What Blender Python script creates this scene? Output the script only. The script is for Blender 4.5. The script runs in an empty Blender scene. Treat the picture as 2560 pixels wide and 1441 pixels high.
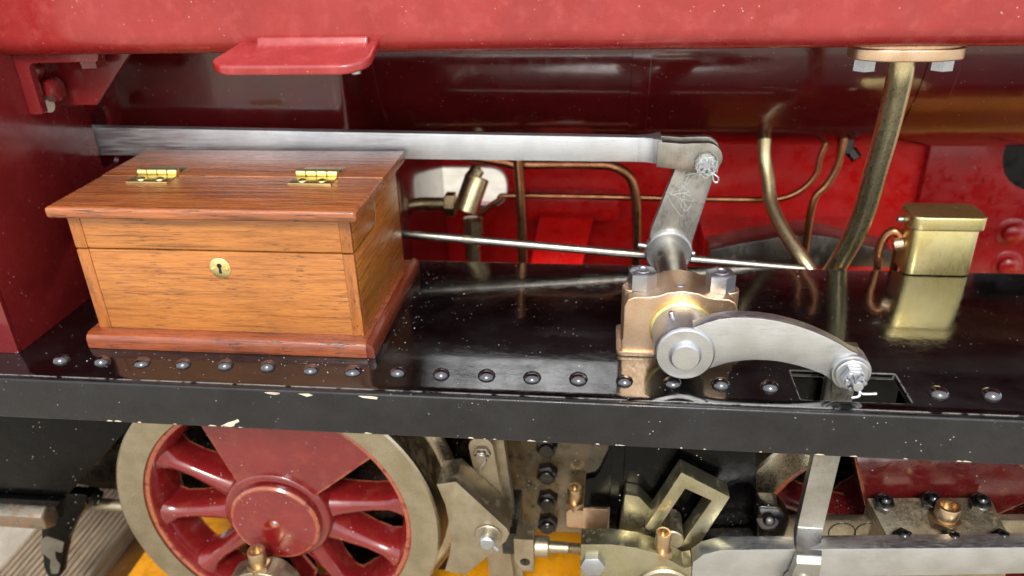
import bpy, bmesh, math, random
from mathutils import Vector, Matrix
random.seed(7)
S, GZ = 0.01, 26.0            # numbers below are centimetres; GZ lifts the floor to z = 0
R = math.radians
sc = bpy.context.scene
col = sc.collection

# ------------------------------------------------------------------ camera, sky, sun, exposure
def wp(x, y, z): return Vector((x*S, y*S, (z+GZ)*S))
cam = bpy.data.cameras.new('camera'); co = bpy.data.objects.new('camera', cam); col.objects.link(co); sc.camera = co
pitch, yaw, roll = 0.46453, 0.12681, -0.03173
f_ = Vector((-math.sin(yaw)*math.cos(pitch), math.cos(yaw)*math.cos(pitch), -math.sin(pitch)))
r_ = Vector((math.cos(yaw), math.sin(yaw), 0)); u_ = r_.cross(f_)
rr = math.cos(roll)*r_ + math.sin(roll)*u_; uu = -math.sin(roll)*r_ + math.cos(roll)*u_
m = Matrix((rr, uu, -f_)).transposed().to_4x4(); m.translation = wp(2.55271, -28.3159, 19.60612)
co.matrix_world = m
cam.sensor_width = 36; cam.lens = 36*1950/2560; cam.clip_start = 0.005; cam.clip_end = 500
cam.dof.use_dof = True; cam.dof.focus_distance = 0.345; cam.dof.aperture_fstop = 9.0

SUN_EL, SUN_AZ = 43, 176      # azimuth the light comes from, clockwise from +Y
w = bpy.data.worlds.new('World'); sc.world = w; w.use_nodes = True
nt = w.node_tree; bg = nt.nodes['Background']
sky = nt.nodes.new('ShaderNodeTexSky'); sky.sky_type = 'NISHITA'; sky.sun_disc = False
sky.sun_elevation = R(SUN_EL); sky.sun_rotation = R(SUN_AZ); sky.air_density = 1.0; sky.dust_density = 6.0; sky.ozone_density = 1.2
cl = nt.nodes.new('ShaderNodeMix'); cl.data_type = 'RGBA'; cl.inputs[0].default_value = .7; cl.inputs[7].default_value = (6.1, 6.4, 6.9, 1)   # even overcast cloud layer
nt.links.new(sky.outputs[0], cl.inputs[6]); nt.links.new(cl.outputs[2], bg.inputs[0]); bg.inputs[1].default_value = 0.15
sl = bpy.data.lights.new('sun', 'SUN'); so = bpy.data.objects.new('sun', sl); col.objects.link(so)
sl.energy = 1.3; sl.angle = R(14); sl.color = (1.0, 0.975, 0.94)
a = R(SUN_AZ); d = Vector((math.sin(a)*math.cos(R(SUN_EL)), math.cos(a)*math.cos(R(SUN_EL)), math.sin(R(SUN_EL))))
so.rotation_euler = d.to_track_quat('Z', 'Y').to_euler()
vs = sc.view_settings; vs.view_transform = 'Standard'; vs.look = 'None'; vs.exposure = 0.98; vs.gamma = 1.0; vs.use_curve_mapping = False

# ------------------------------------------------------------------ materials
def srgb(h):
    v = [int(h[i:i+2], 16)/255 for i in (0, 2, 4)]
    return tuple(c/12.92 if c <= .04045 else ((c+.055)/1.055)**2.4 for c in v) + (1,)
class N:
    def __init__(s, name):
        s.m = bpy.data.materials.new(name); s.m.use_nodes = True; s.t = s.m.node_tree; s.b = s.t.nodes['Principled BSDF']
        tc = s.t.nodes.new('ShaderNodeTexCoord'); s.co = tc.outputs['Object']
    def new(s, k, **kw):
        n = s.t.nodes.new(k)
        for a_, v in kw.items(): setattr(n, a_, v)
        return n
    def link(s, a_, b_): s.t.links.new(a_, b_)
    def noise(s, scale, detail=4, stretch=(1, 1, 1), rough=.55, dist=0, loc=(0, 0, 0)):
        mp = s.new('ShaderNodeMapping'); mp.inputs['Scale'].default_value = tuple(100*q for q in stretch); mp.inputs['Location'].default_value = loc
        s.link(s.co, mp.inputs[0]); n = s.new('ShaderNodeTexNoise'); s.link(mp.outputs[0], n.inputs['Vector'])
        n.inputs['Scale'].default_value = scale; n.inputs['Detail'].default_value = detail; n.inputs['Roughness'].default_value = rough; n.inputs['Distortion'].default_value = dist
        return n.outputs[0]
    def voro(s, scale, stretch=(1, 1, 1)):
        mp = s.new('ShaderNodeMapping'); mp.inputs['Scale'].default_value = tuple(100*q for q in stretch)
        s.link(s.co, mp.inputs[0]); n = s.new('ShaderNodeTexVoronoi'); s.link(mp.outputs[0], n.inputs['Vector']); n.inputs['Scale'].default_value = scale
        return n.outputs['Distance']
    def ramp(s, v, lo, hi, a_=0.0, b_=1.0):
        n = s.new('ShaderNodeMapRange'); n.interpolation_type = 'SMOOTHSTEP'; s.link(v, n.inputs[0])
        for i, q in enumerate((lo, hi, a_, b_)): n.inputs[i+1].default_value = q
        return n.outputs[0]
    def mul(s, a_, b_):
        n = s.new('ShaderNodeMath', operation='MULTIPLY')
        for i, q in enumerate((a_, b_)):
            if isinstance(q, (int, float)): n.inputs[i].default_value = q
            else: s.link(q, n.inputs[i])
        return n.outputs[0]
    def mix(s, f, a_, b_):
        n = s.new('ShaderNodeMix', data_type='RGBA')
        if isinstance(f, (int, float)): n.inputs[0].default_value = f
        else: s.link(f, n.inputs[0])
        for i, q in ((6, a_), (7, b_)):
            if isinstance(q, tuple): n.inputs[i].default_value = q
            else: s.link(q, n.inputs[i])
        return n.outputs[2]
    def bump(s, h, strength, dist=.02, prev=None):
        n = s.new('ShaderNodeBump'); n.inputs['Strength'].default_value = strength; n.inputs['Distance'].default_value = dist*S; s.link(h, n.inputs['Height'])
        if prev: s.link(prev, n.inputs['Normal'])
        return n.outputs[0]
    def set(s, k, v):
        if isinstance(v, (int, float, tuple)): s.b.inputs[k].default_value = v
        else: s.link(v, s.b.inputs[k])
    def edge(s, rad=.12):
        bv = s.new('ShaderNodeBevel', samples=4); bv.inputs[0].default_value = rad*S
        g = s.new('ShaderNodeNewGeometry'); dt = s.new('ShaderNodeVectorMath', operation='DOT_PRODUCT')
        s.link(bv.outputs[0], dt.inputs[0]); s.link(g.outputs['Normal'], dt.inputs[1])
        return s.ramp(dt.outputs['Value'], .99, .93)

def paint(name, c, c2=None, rough=.28, coat=.3, specks=.0, peel=.15, dirt=None, dirt_amt=.3, wear=None, speckcol=(.55, .52, .48, 1), spec=.5, wave=.25, film=None):
    n = N(name); c = srgb(c); base = c
    if c2: base = n.mix(n.ramp(n.noise(.35, 5), .38, .66), c, srgb(c2))
    if dirt: base = n.mix(n.mul(n.ramp(n.noise(1.1, 8, rough=.7), .48, .68), dirt_amt), base, srgb(dirt))
    if film: base = n.mix(n.mul(n.ramp(n.noise(.45, 7, rough=.65), .4, .75), film), base, (.25, .25, .26, 1))
    if specks:
        k = n.mul(n.ramp(n.voro(3.2), .12, .08), n.ramp(n.noise(.9, 3), .55-.2*specks, .62-.2*specks))
        k2 = n.mul(n.ramp(n.voro(7.5), .13, .09), n.ramp(n.noise(.5, 3, loc=(3, 1, 0)), .62-.25*specks, .7-.25*specks))
        base = n.mix(n.mul(k, .8), base, speckcol); base = n.mix(n.mul(k2, .6), base, speckcol)
    if wear:
        base = n.mix(n.mul(n.edge(.26 if 'wheel' in name else .12), n.ramp(n.noise(1.6, 5), .36, .5)), base, srgb(wear))
    n.set('Base Color', base); n.set('Specular IOR Level', spec)
    n.set('Roughness', n.ramp(n.noise(1.0, 8, rough=.68), .32, .72, rough*.55, rough*1.7)); n.set('Coat Weight', coat); n.set('Coat Roughness', rough*.4)
    p = n.bump(n.noise(9, 2), peel, .012, n.bump(n.noise(.6, 3), wave, .05))
    if specks: p = n.bump(n.ramp(n.voro(3.2), .16, .04), .5*specks, .03, p)
    n.set('Normal', p)
    return n.m
def metal(name, c, c2=None, rough=.32, stretch=(1, 1, 1), grime=None, gamt=.6, gscale=1.2, glo=.5, ghi=.7, brush=.12, pits=0.0, streak=.3):
    n = N(name); c = srgb(c); base = c
    if c2: base = n.mix(n.ramp(n.noise(.7, 6), .35, .68), c, srgb(c2))
    st = n.noise(14, 4, stretch)
    base = n.mix(n.ramp(st, .3, .75, 0, streak), base, n.mix(.5, base, (0, 0, 0, 1)))
    met = 1.0; rg = n.ramp(st, .25, .8, rough*.75, rough*1.4)
    if grime:
        g = n.mul(n.ramp(n.noise(gscale, 8, rough=.68), glo, ghi), gamt)
        base = n.mix(g, base, srgb(grime)); met = n.ramp(g, 0, 1, 1, .25)
    if pits:
        k = n.mul(n.ramp(n.voro(6), .14, .09), n.ramp(n.noise(.8, 3), .5, .6))
        base = n.mix(n.mul(k, pits), base, srgb('2a2018'))
    n.set('Base Color', base); n.set('Metallic', met); n.set('Roughness', rg)
    n.set('Normal', n.bump(n.noise(5, 3), .1, .02, n.bump(st, brush, .01)))
    return n.m
def wood(name, c1, c2, dark, stretch, rough=.3, coat=.35, pore=1.0, band=.35):
    n = N(name)
    g = n.noise(4.5, 7, stretch, .7, .5); base = n.mix(n.ramp(g, .3, .7), srgb(c1), srgb(c2))
    big = n.noise(band, 4, tuple(.4*q+.15 for q in stretch), dist=.6); base = n.mix(n.ramp(big, .45, .75, 0, .35), base, srgb(dark))
    lng = n.noise(5.5, 5, tuple(q if q > .5 else q*.35 for q in stretch), .6, .3); base = n.mix(n.ramp(lng, .5, .72, 0, .7*pore), base, srgb(dark))
    w = n.noise(.45, 4)
    pm = n.mul(n.ramp(n.noise(12, 3, stretch, .55, .4), .57, .66), n.ramp(w, .42, .62))
    fine = n.ramp(n.noise(26, 2, tuple(q if q > .5 else q*.6 for q in stretch), .6), .52, .72, 0, .45)
    base = n.mix(n.mul(pm, .7*pore), base, srgb(dark)); base = n.mix(n.mul(fine, pore), base, srgb(dark))
    n.set('Base Color', base); n.set('Roughness', n.ramp(g, .2, .8, rough*.8, rough*1.3)); n.set('Coat Weight', coat); n.set('Coat Roughness', .2)
    inv = n.ramp(pm, 0, 1, 1, 0)
    nb = n.bump(inv, .7*pore, .025, n.bump(g, 1.0, .025)); n.set('Normal', nb)
    cb = n.bump(g, .8, .025, n.bump(inv, .3*pore, .02)); n.link(cb, n.b.inputs['Coat Normal'])
    return n.m

M = {}
M['tank'] = paint('crimson_gloss_paint', '86201f', '902625', .3, .5, .05, .2, speckcol=(.5, .3, .28, 1), wave=.5, dirt='a84844', dirt_amt=.35)
M['maroon'] = paint('maroon_gloss_paint', '6e1a1c', '661618', .22, .5, .2, .15, speckcol=(.5, .35, .3, 1), wave=.4)
M['cladding'] = paint('shaded_maroon_cladding', '581214', '4e0f11', .16, .6, .2, .15, speckcol=(.4, .25, .2, 1), wave=.4)  # the cab's maroon made darker: boiler shade is put into the colour
M['wheeldark'] = paint('dark_wheel_paint', '420d0e', '4e1112', .24, .3, .15, .3, wear='a8633f', dirt='5a3020', dirt_amt=.6, wave=.8)  # darker than the first wheel's red, with brown dirt patches and worn edges
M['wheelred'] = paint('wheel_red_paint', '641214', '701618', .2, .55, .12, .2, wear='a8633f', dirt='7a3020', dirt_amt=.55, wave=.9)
M['red'] = paint('bright_red_paint', 'e01a17', 'd01614', .36, .3, .1, .1)
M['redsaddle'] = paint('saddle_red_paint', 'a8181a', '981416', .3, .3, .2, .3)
M['black'] = paint('black_gloss_paint', '030304', '060607', .12, .45, .14, .25, speckcol=(.24, .24, .25, 1), wave=.5, film=.018, wear='8c8c88')
M['rivet'] = paint('rivet_black_gloss', '0c0c0f', None, .14, 1.0, 0, .5, spec=1.0)
M['valance'] = paint('black_satin_paint', '0e0e10', '131316', .34, .1, .1, .9, speckcol=(.3, .3, .3, 1), wave=.6, film=.02, spec=.45)
M['oily'] = paint('oily_black_paint', '070605', '0b0908', .24, .25, .15, .7, dirt='3a2e1c', dirt_amt=.6, spec=.35, wave=1)
M['grimy'] = paint('oil_caked_plate', '5f5038', '3a3020', .25, .3, .2, 1.0, dirt='0c0a08', dirt_amt=.9, spec=.5, wave=1)
M['frameblack'] = paint('black_frame_paint', '010102', '030303', .22, .05, .06, .5, dirt='0c0906', dirt_amt=.4, spec=.16, wave=.8)
M['steel'] = metal('brushed_bright_steel', 'd0d4d8', 'c4c8cc', .44, (.05, 1, 1), '7e7058', .3, .9, .62, .75, .3, .6, .2)
M['steel_v'] = metal('brushed_grey_steel', 'aaa8a2', '949288', .34, (1, 1, .08), '6a5d48', .6, 1.0, .5, .7, .12, .9)
M['arm'] = metal('polished_arm_steel', 'c8cacb', 'b8bab8', .38, (.15, 1, 1), 'a09a72', .45, .55, .58, .76, .3, .3, .2)
M['dirty'] = metal('oily_stained_steel', 'b4aa94', '9c9078', .42, (1, 1, .3), '6e5c3c', .75, 1.0, .46, .68, .1, .6)
M['armgrey'] = metal('grey_spotted_steel', 'b6b4ae', 'a4a29a', .42, (1, 1, .3), '50473a', .6, 1.4, .5, .66, .2, 1.0, .2)
M['cup'] = metal('aged_copper_cup', 'cbb290', 'bca07a', .34, (1, 1, .3), '7a5a3c', .5, 1.2, .5, .7, .1, .3)
M['bare'] = metal('bare_scuffed_steel', '9c988c', '8a8578', .5, (1, 1, 1), '5a5040', .5, 1.2, .5, .7, .1)
M['mossy'] = metal('green_stained_steel', 'b4ae94', 'a09a7c', .36, (1, 1, .3), '6a6236', .7, .9, .48, .66, .1, .6)
M['tread'] = metal('brown_stained_tread', '8a7a62', '75644a', .4, (1, 1, 1), '4a3a22', .7, 1.6, .42, .62, .2, .4)
M['tyre'] = metal('turned_tyre_steel', 'b8ae98', 'a89e86', .3, (1, 1, 1), '7e6e4c', .4, 2.0, .52, .74, .25, .4, .2)
M['nut'] = metal('zinc_nut_steel', 'c4c8ce', 'b2b6bc', .36, (1, 1, 1), '8a8472', .35, 1.5, .58, .72, .08)
M['brass'] = metal('polished_brass', 'f4e6a6', 'e8d68e', .34, (1, 1, .2), '8b7343', .4, .9, .56, .75, .06, .5)
M['pipebrass'] = metal('tarnished_brass', 'ece0b4', 'dccfa0', .32, (1, 1, .2), '7b6a42', .3, .5, .58, .8, .05, .0, .12)
M['copper'] = metal('copper_pipe', 'bf8a66', 'a8704c', .32, (1, 1, .3), '6a4530', .5, .8, .5, .7, .05)
M['bronze'] = metal('cast_bronze', 'dcc0a2', 'cfae8e', .4, (1, 1, 1), 'a07c54', .4, .9, .52, .74, .2, .3)
M['gauge'] = paint('white_plate_paint', 'f4f1e6', None, .35, .2, 0, .05)
M['yellow'] = paint('yellow_platform_paint', 'd9930c', 'cf860a', .4, .15, .3, .2, dirt='7a4a10', dirt_amt=.45, speckcol=(.2, .1, .03, 1))
M['ochre'] = paint('shaded_yellow_plate', '5a3a12', '462c10', .5, .05, .3, .3)  # brown stands for platform yellow in shade; the shade is in the colour
M['ground'] = paint('pale_concrete', 'b4ac99', 'a1998a', .8, 0, 0, .6, dirt='9a8f7a', dirt_amt=.4)
M['deck'] = wood('weathered_deck_wood', 'a8977e', '8d7b62', '42352a', (1, .08, 1), .7, 0, 1.0)
M['wfront'] = wood('orange_varnished_wood', 'b67638', 'a2622a', '502810', (.09, 1, 1.0), .3, .4, 1.0)
M['wside'] = wood('orange_side_wood', 'b8742f', 'a46224', '4c250c', (1, .09, 1.0), .28, .5, 1.15)
M['wlid'] = wood('reddish_lid_wood', 'ae6836', '7e3e1a', '2e1208', (.06, 1, 1), .26, .8, 1.3)
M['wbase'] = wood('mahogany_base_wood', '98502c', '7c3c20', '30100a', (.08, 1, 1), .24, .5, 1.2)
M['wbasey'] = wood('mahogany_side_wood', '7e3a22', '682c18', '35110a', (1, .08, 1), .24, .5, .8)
M['wend'] = wood('end_grain_wood', 'aa6830', '965824', '482410', (.7, .7, .25), .3, .4, .9)
M['cotton'] = paint('grey_cotton_lint', 'b9c2bd', None, .8, 0, 0, 0)
M['void'] = paint('keyhole_black', '050505', None, .6, 0, 0, 0)
M['chip'] = paint('bare_primer', 'c9c0ae', 'a89c86', .5, 0, 0, .2)
M['rust'] = metal('rusty_hex_steel', 'a8a294', '988a76', .42, (.2, 1, 1), '704a30', .7, .8, .48, .64, .1)

# ------------------------------------------------------------------ mesh helpers
def V(p): return Vector(p)
class B:
    """collects shapes in one bmesh, centimetre coordinates"""
    def __init__(s): s.bm = bmesh.new()
    def hull(s, pts8):
        vs_ = [s.bm.verts.new(p) for p in pts8]
        for f in ((0, 3, 2, 1), (4, 5, 6, 7), (0, 1, 5, 4), (1, 2, 6, 5), (2, 3, 7, 6), (3, 0, 4, 7)): s.bm.faces.new([vs_[i] for i in f])
        return s
    def box(s, x0, x1, y0, y1, z0, z1):
        return s.hull([(x0, y0, z0), (x1, y0, z0), (x1, y1, z0), (x0, y1, z0), (x0, y0, z1), (x1, y0, z1), (x1, y1, z1), (x0, y1, z1)])
    def lathe(s, prof, p, ax, seg=24, phase=0):
        """prof: (radius, t along axis); closed at both ends when radius is 0"""
        ax = V(ax).normalized(); up = Vector((0, 0, 1)) if abs(ax.z) < .9 else Vector((1, 0, 0))
        e1 = ax.cross(up).normalized(); e2 = ax.cross(e1).normalized(); rings = []
        for r, t in prof:
            c = V(p) + ax*t
            if r < 1e-6: rings.append([s.bm.verts.new(c)])
            else: rings.append([s.bm.verts.new(c + (e1*math.cos(2*math.pi*k/seg+phase) + e2*math.sin(2*math.pi*k/seg+phase))*r) for k in range(seg)])
        for a_, b_ in zip(rings, rings[1:]):
            for k in range(seg):
                q = [a_[k % len(a_)], a_[(k+1) % len(a_)], b_[(k+1) % len(b_)], b_[k % len(b_)]]
                u = []
                for v in q:
                    if v not in u: u.append(v)
                if len(u) > 2: s.bm.faces.new(u)
        return s
    def cyl(s, p0, p1, r, seg=24, c=.04, r1=None):
        p0, p1 = V(p0), V(p1); L = (p1-p0).length; r1 = r if r1 is None else r1
        return s.lathe([(0, 0), (r-c, 0), (r, c), (r1, L-c), (r1-c, L), (0, L)], p0, p1-p0, seg)
    def hexa(s, p, ax, r, h, ch=.12, phase=0):
        return s.lathe([(0, 0), (r, 0), (r, h-ch*.6), (r-ch, h), (0, h)], p, ax, 6, phase)
    def ring(s, p, ax, ri, ro, h, seg=32, c=.05):
        return s.lathe([(ri, 0), (ro-c, 0), (ro, c), (ro, h-c), (ro-c, h), (ri, h), (ri, 0)], p, ax, seg)
    def tube(s, pts, r, seg=14, sub=6, caps=True):
        P = [V(p) for p in pts]; C = []
        for i in range(len(P)-1):
            a_ = P[max(i-1, 0)]; b_, c_ = P[i], P[i+1]; d_ = P[min(i+2, len(P)-1)]
            for k in range(sub):
                t = k/sub
                C.append(.5*((2*b_)+(c_-a_)*t+(2*a_-5*b_+4*c_-d_)*t*t+(3*b_-a_-3*c_+d_)*t**3))
        C.append(P[-1]); prev = None; rings = []
        for i, c in enumerate(C):
            t = (C[min(i+1, len(C)-1)]-C[max(i-1, 0)]).normalized()
            if prev is None: n1 = t.orthogonal().normalized()
            else: n1 = (prev - t*prev.dot(t)).normalized()
            prev = n1; n2 = t.cross(n1)
            rings.append([s.bm.verts.new(c+(n1*math.cos(2*math.pi*k/seg)+n2*math.sin(2*math.pi*k/seg))*r) for k in range(seg)])
        for a_, b_ in zip(rings, rings[1:]):
            for k in range(seg): s.bm.faces.new([a_[k], a_[(k+1) % seg], b_[(k+1) % seg], b_[k]])
        if caps:
            s.bm.faces.new(rings[0][::-1]); s.bm.faces.new(rings[-1])
        return s
    def prism(s, out, ax, a0, a1, holes=()):
        """outline in the plane across axis ax ('x': (y,z), 'y': (x,z), 'z': (x,y)) between a0 and a1"""
        def P(q, a_): return {'x': (a_, q[0], q[1]), 'y': (q[0], a_, q[1]), 'z': (q[0], q[1], a_)}[ax]
        edges = []; loops = []
        for lp in [out]+list(holes):
            vs_ = [s.bm.verts.new(P(q, a0)) for q in lp]; loops.append(vs_)
            edges += [s.bm.edges.new((vs_[i], vs_[(i+1) % len(vs_)])) for i in range(len(vs_))]
        if holes:
            r = bmesh.ops.triangle_fill(s.bm, use_beauty=True, use_dissolve=False, edges=edges); fs = [g for g in r['geom'] if isinstance(g, bmesh.types.BMFace)]
        else: fs = [s.bm.faces.new(loops[0])]
        ex = bmesh.ops.extrude_face_region(s.bm, geom=fs)
        dv = Vector(P((0, 0), a1))-Vector(P((0, 0), a0))
        bmesh.ops.translate(s.bm, vec=dv, verts=[g for g in ex['geom'] if isinstance(g, bmesh.types.BMVert)])
        return s
def fillet(pts, r, seg=5):
    out = []; n = len(pts)
    for i in range(n):
        ri = r[i] if isinstance(r, (list, tuple)) else r
        p0, p, p1 = Vector(pts[i-1]), Vector(pts[i]), Vector(pts[(i+1) % n])
        if ri <= 0: out.append(tuple(p)); continue
        a_, b_ = (p0-p), (p1-p); ri_ = min(ri, a_.length*.49, b_.length*.49)
        q0, q1 = p+a_.normalized()*ri_, p+b_.normalized()*ri_
        for k in range(seg+1):
            t = k/seg; out.append(tuple((1-t)**2*q0+2*t*(1-t)*p+t*t*q1))
    return out
def circ(cx, cz, r, n=24, a0=0, a1=360):
    full = abs(a1-a0) >= 360
    return [(cx+r*math.cos(R(a0+(a1-a0)*k/(n if full else n-1))), cz+r*math.sin(R(a0+(a1-a0)*k/(n if full else n-1)))) for k in range(n)]

ORG = {}
def thing(name, label, cat, base, group=None):
    o = bpy.data.objects.new(name, None); col.objects.link(o); o.location = wp(*base); o.empty_display_size = .01; ORG[o] = V(base)
    o['label'] = label; o['category'] = cat
    if group: o['group'] = group
    return o
def obj(name, b, mat, parent=None, bevel=0, seg=2, label=None, kind=None, org=None, smooth=40, ang=28):
    bm = b.bm; bmesh.ops.remove_doubles(bm, verts=bm.verts, dist=1e-5); bmesh.ops.recalc_face_normals(bm, faces=bm.faces)
    if bevel:
        es = [e for e in bm.edges if len(e.link_faces) == 2 and e.calc_face_angle(0) > R(ang)]
        bmesh.ops.bevel(bm, geom=es, offset=bevel, segments=seg, profile=.6, affect='EDGES', clamp_overlap=True)
    for f in bm.faces: f.smooth = True
    for e in bm.edges: e.smooth = len(e.link_faces) != 2 or e.calc_face_angle(0) < R(smooth)
    o0 = V(org) if org else (ORG[parent] if parent else Vector((0, 0, 0)))
    bmesh.ops.translate(bm, vec=-o0, verts=bm.verts); bmesh.ops.scale(bm, vec=(S, S, S), verts=bm.verts)
    me = bpy.data.meshes.new(name); bm.to_mesh(me); bm.free(); me.materials.append(M[mat])
    o = bpy.data.objects.new(name, me); col.objects.link(o); ORG[o] = o0
    place(o, parent, o0)
    if label: o['label'] = label
    if kind: o['kind'] = kind
    return o
def place(o, parent, at):
    if parent: o.parent = parent; o.location = (V(at)-ORG[parent])*S
    else: o.location = wp(*at)
    ORG[o] = V(at)
def dup(o, parent, at):
    c = o.copy(); col.objects.link(c); place(c, parent, at); return c
def dup_tree(root, at, label):
    r = root.copy(); col.objects.link(r); r.location = wp(*at); ORG[r] = V(at); r['label'] = label
    for ch in list(root.children):
        c = ch.copy(); col.objects.link(c); c.parent = r
        for g in ch.children:
            e = g.copy(); col.objects.link(e); e.parent = c
    return r
def tag(o, label, cat, group=None):
    o['label'] = label; o['category'] = cat
    if group: o['group'] = group
    return o

# ------------------------------------------------------------------ ground and platform
g = obj('ground', B().box(-4000, 4000, -4000, 4000, -27, -26), 'ground', kind='structure')
pf = thing('yellow_platform', 'yellow painted steel platform under the wheels', 'platform', (0, 15, -26))
obj('deck_plate', B().box(-30, 60, 2.5, 60, -24.3, -22.3), 'yellow', pf, .1)
obj('ledge', B().box(-32.6, -30.02, -4, 60, -24.6, -23.6), 'ochre', pf, .05)  # dark strip beside the yellow deck, its shade painted into the material
obj('leg', B().box(-29, -26, 0, 58, -26, -24.3), 'ochre', pf); obj('leg', B().box(30, 33, 0, 58, -26, -24.3), 'ochre', pf)
rail = thing('rail', 'steel rail lying on the yellow platform under the wheels', 'rail', (0, 4.6, -22.3))
obj('rail_head', B().box(-45, 60, 3.75, 5.5, -21.8, -21.165), 'dirty', rail, .1); obj('rail_foot', B().box(-45, 60, 3.3, 5.9, -22.3, -21.8), 'dirty', rail, .05)
db = thing('deck_board', 'weathered grey brown deck board with grooved top, lower left corner', 'board', (-36, 15, -26))
b = B(); n_ = 15; x0, x1 = -39.8, -32.7; prof = [(x0, -26), (x0, -22.6)]
for k in range(n_):
    xa = x0+(x1-x0)*k/n_; wv = (x1-x0)/n_
    prof += [(xa+.04, -22.35), (xa+wv*.5, -22.3), (xa+wv-.12, -22.35), (xa+wv-.06, -22.6)]
prof += [(x1, -26)]
b.prism(prof, 'y', -6, 60); obj('board', b, 'deck', db)

# ------------------------------------------------------------------ locomotive body
loco = thing('steam_locomotive', 'red and black miniature steam locomotive body with side tank, boiler and footplate', 'locomotive', (0, 14, -22))
# footplate with the slot for the lifting link
fp = obj('footplate', B().prism([(-60, .02), (60, .02), (60, 13.88), (-60, 13.88)], 'z', -.35, 0, [[(11.2, .61), (15.75, .61), (15.75, 2.92), (11.2, 2.92)]]), 'black', loco, .05)
va = obj('valance', B().box(-60, 60, -.32, .012, -2.27, -.015), 'valance', loco, .12, 3)
obj('slot_guard', B().box(10.9, 16.1, 3.0, 3.25, -2.1, -.36), 'frameblack', fp)
rv = None
xs = [-23.55+2.1*i for i in range(17)]
xs[1] += .04; xs[6] += .07; xs[8] += .04; xs[13] -= .03
for x in xs + [17.1, 19.25, 21.6, 23.8, 25.9, 28.1, 30.2, 32.3]:
    yy = 1.5+random.uniform(-.06, .06)
    if rv is None: rv = obj('rivet', B().lathe([(.41, -.02), (.4, .05), (.35, .15), (.25, .23), (.12, .27), (0, .285)], (x, yy, 0), (0, 0, 1), 16), 'rivet', fp, org=(x, yy, 0))
    else:
        q = dup(rv, fp, (x, yy, 0)); q.rotation_euler.z = random.uniform(0, 6); k = random.uniform(.93, 1.08); q.scale = (k, k, random.uniform(.85, 1.1))
def chip(pts, n='paint_chip'):
    c = sum((V((p[0], -.33, p[1])) for p in pts), Vector())/len(pts)
    obj(n, B().prism(pts, 'y', -.327, -.318), 'chip', va)
chip([(-15.0, -2.18), (-14.6, -1.95), (-14.2, -1.8), (-14.05, -1.72), (-14.0, -1.86), (-14.25, -2.0), (-14.3, -2.12), (-14.5, -2.19)])
chip([(-12.5, -.16), (-12.2, -.12), (-11.8, -.14), (-11.75, -.2), (-12.0, -.27), (-12.3, -.23)])
chip([(-10.9, -.15), (-10.4, -.12), (-10.2, -.2), (-10.5, -.3), (-10.7, -.22)])
chip([(-8.1, -.13), (-7.5, -.12), (-7.2, -.16), (-7.25, -.28), (-7.6, -.25), (-7.9, -.22)])
for k in range(26):
    x = random.uniform(-4, 24) if k < 18 else random.uniform(-25, -4); l = random.uniform(.1, .45)
    chip([(x, -2.19), (x+l*.3, -2.19+random.uniform(.02, .07)), (x+l*.8, -2.19+random.uniform(.01, .05)), (x+l, -2.19), (x+l*.5, -2.2)])
# cab panels
obj('cab_front_panel', B().box(-60, -26.1, 1.86, 2.15, .004, 26), 'maroon', loco, .06)
obj('cab_side_panel', B().prism([(2.15, .004), (31, .004), (31, 26), (2.15, 26)], 'x', -26.4, -26.1, [fillet([(11.95, 6.2), (13.75, 6.2), (13.9, 9.55), (12.05, 9.55)], .55)]), 'maroon', loco, .03)
obj('cab_back_panel', B().box(-60, -26.5, 30, 30.3, .004, 26), 'maroon', loco)
# side tank with rounded lower edge
prof = [(6.6, 23)]
for k in range(9):
    t = R(180+90*k/8); prof.append((7.6+1.0*math.cos(t), 14.45+1.0*math.sin(t)))
prof += [(17, 13.45), (17, 23)]
tank = obj('side_tank', B().prism(prof, 'x', -26.09, 60), 'tank', loco, smooth=50)
# footstep lip under the tank
stp = fillet([(-13.75, 7.3), (-14.85, 5.2), (-14.1, 4.45), (-8.35, 4.45), (-7.6, 5.1), (-7.55, 7.3)], [0, .5, .7, .8, .5, 0])
b = B().prism(stp, 'z', -.3, .12)
for v in b.bm.verts:
    v.co.z += 13.9-(7.3-v.co.y)*.21 + (.25 if v.co.y > 7 else 0)
obj('step_plate', b, 'tank', tank, .13, 4)
obj('step_rib', B().prism([(5.75, 13.74), (6.1, 13.84), (6.35, 14.0), (6.48, 14.3), (7.4, 14.3), (7.4, 13.5), (5.75, 13.5)], 'x', -13.1, -7.95), 'tank', tank, .2, 4)
b = B(); b.hexa((-8.5, 6.0, 13.35), (0, 0, -1), .42, .34); b.cyl((-8.5, 6.0, 13.1), (-8.5, 6.0, 12.75), .24); obj('bolt', b, 'nut', tank)
# angle bracket between tank and cab panel
br = obj('corner_bracket', B().prism(fillet([(-26.08, 13.44), (-21.6, 13.44), (-21.75, 13.1), (-25.4, 13.05), (-25.4, 10.55), (-26.08, 10.55)], [0, .05, .1, .4, .1, .05]), 'y', 7.55, 8.0), 'maroon', loco, .05)
obj('gusset', B().prism([(-26.08, 13.44), (-21.0, 13.44), (-23.9, 10.5), (-26.08, 10.5)], 'y', 9.7, 10.0), 'maroon', br, .03)
obj('flange', B().box(-26.08, -25.9, 8.0, 9.7, 10.5, 13.3), 'maroon', br); obj('flange', B().box(-25.9, -21.8, 8.0, 9.7, 13.26, 13.44), 'maroon', br)
obj('bolt', B().hexa((-25.92, 8.85, 11.5), (1, -.05, .05), .62, .85, phase=.3), 'maroon', br)
obj('bolt', B().hexa((-22.9, 8.8, 13.28), (0, 0, -1), .68, .7, phase=.2), 'maroon', br)
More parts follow.
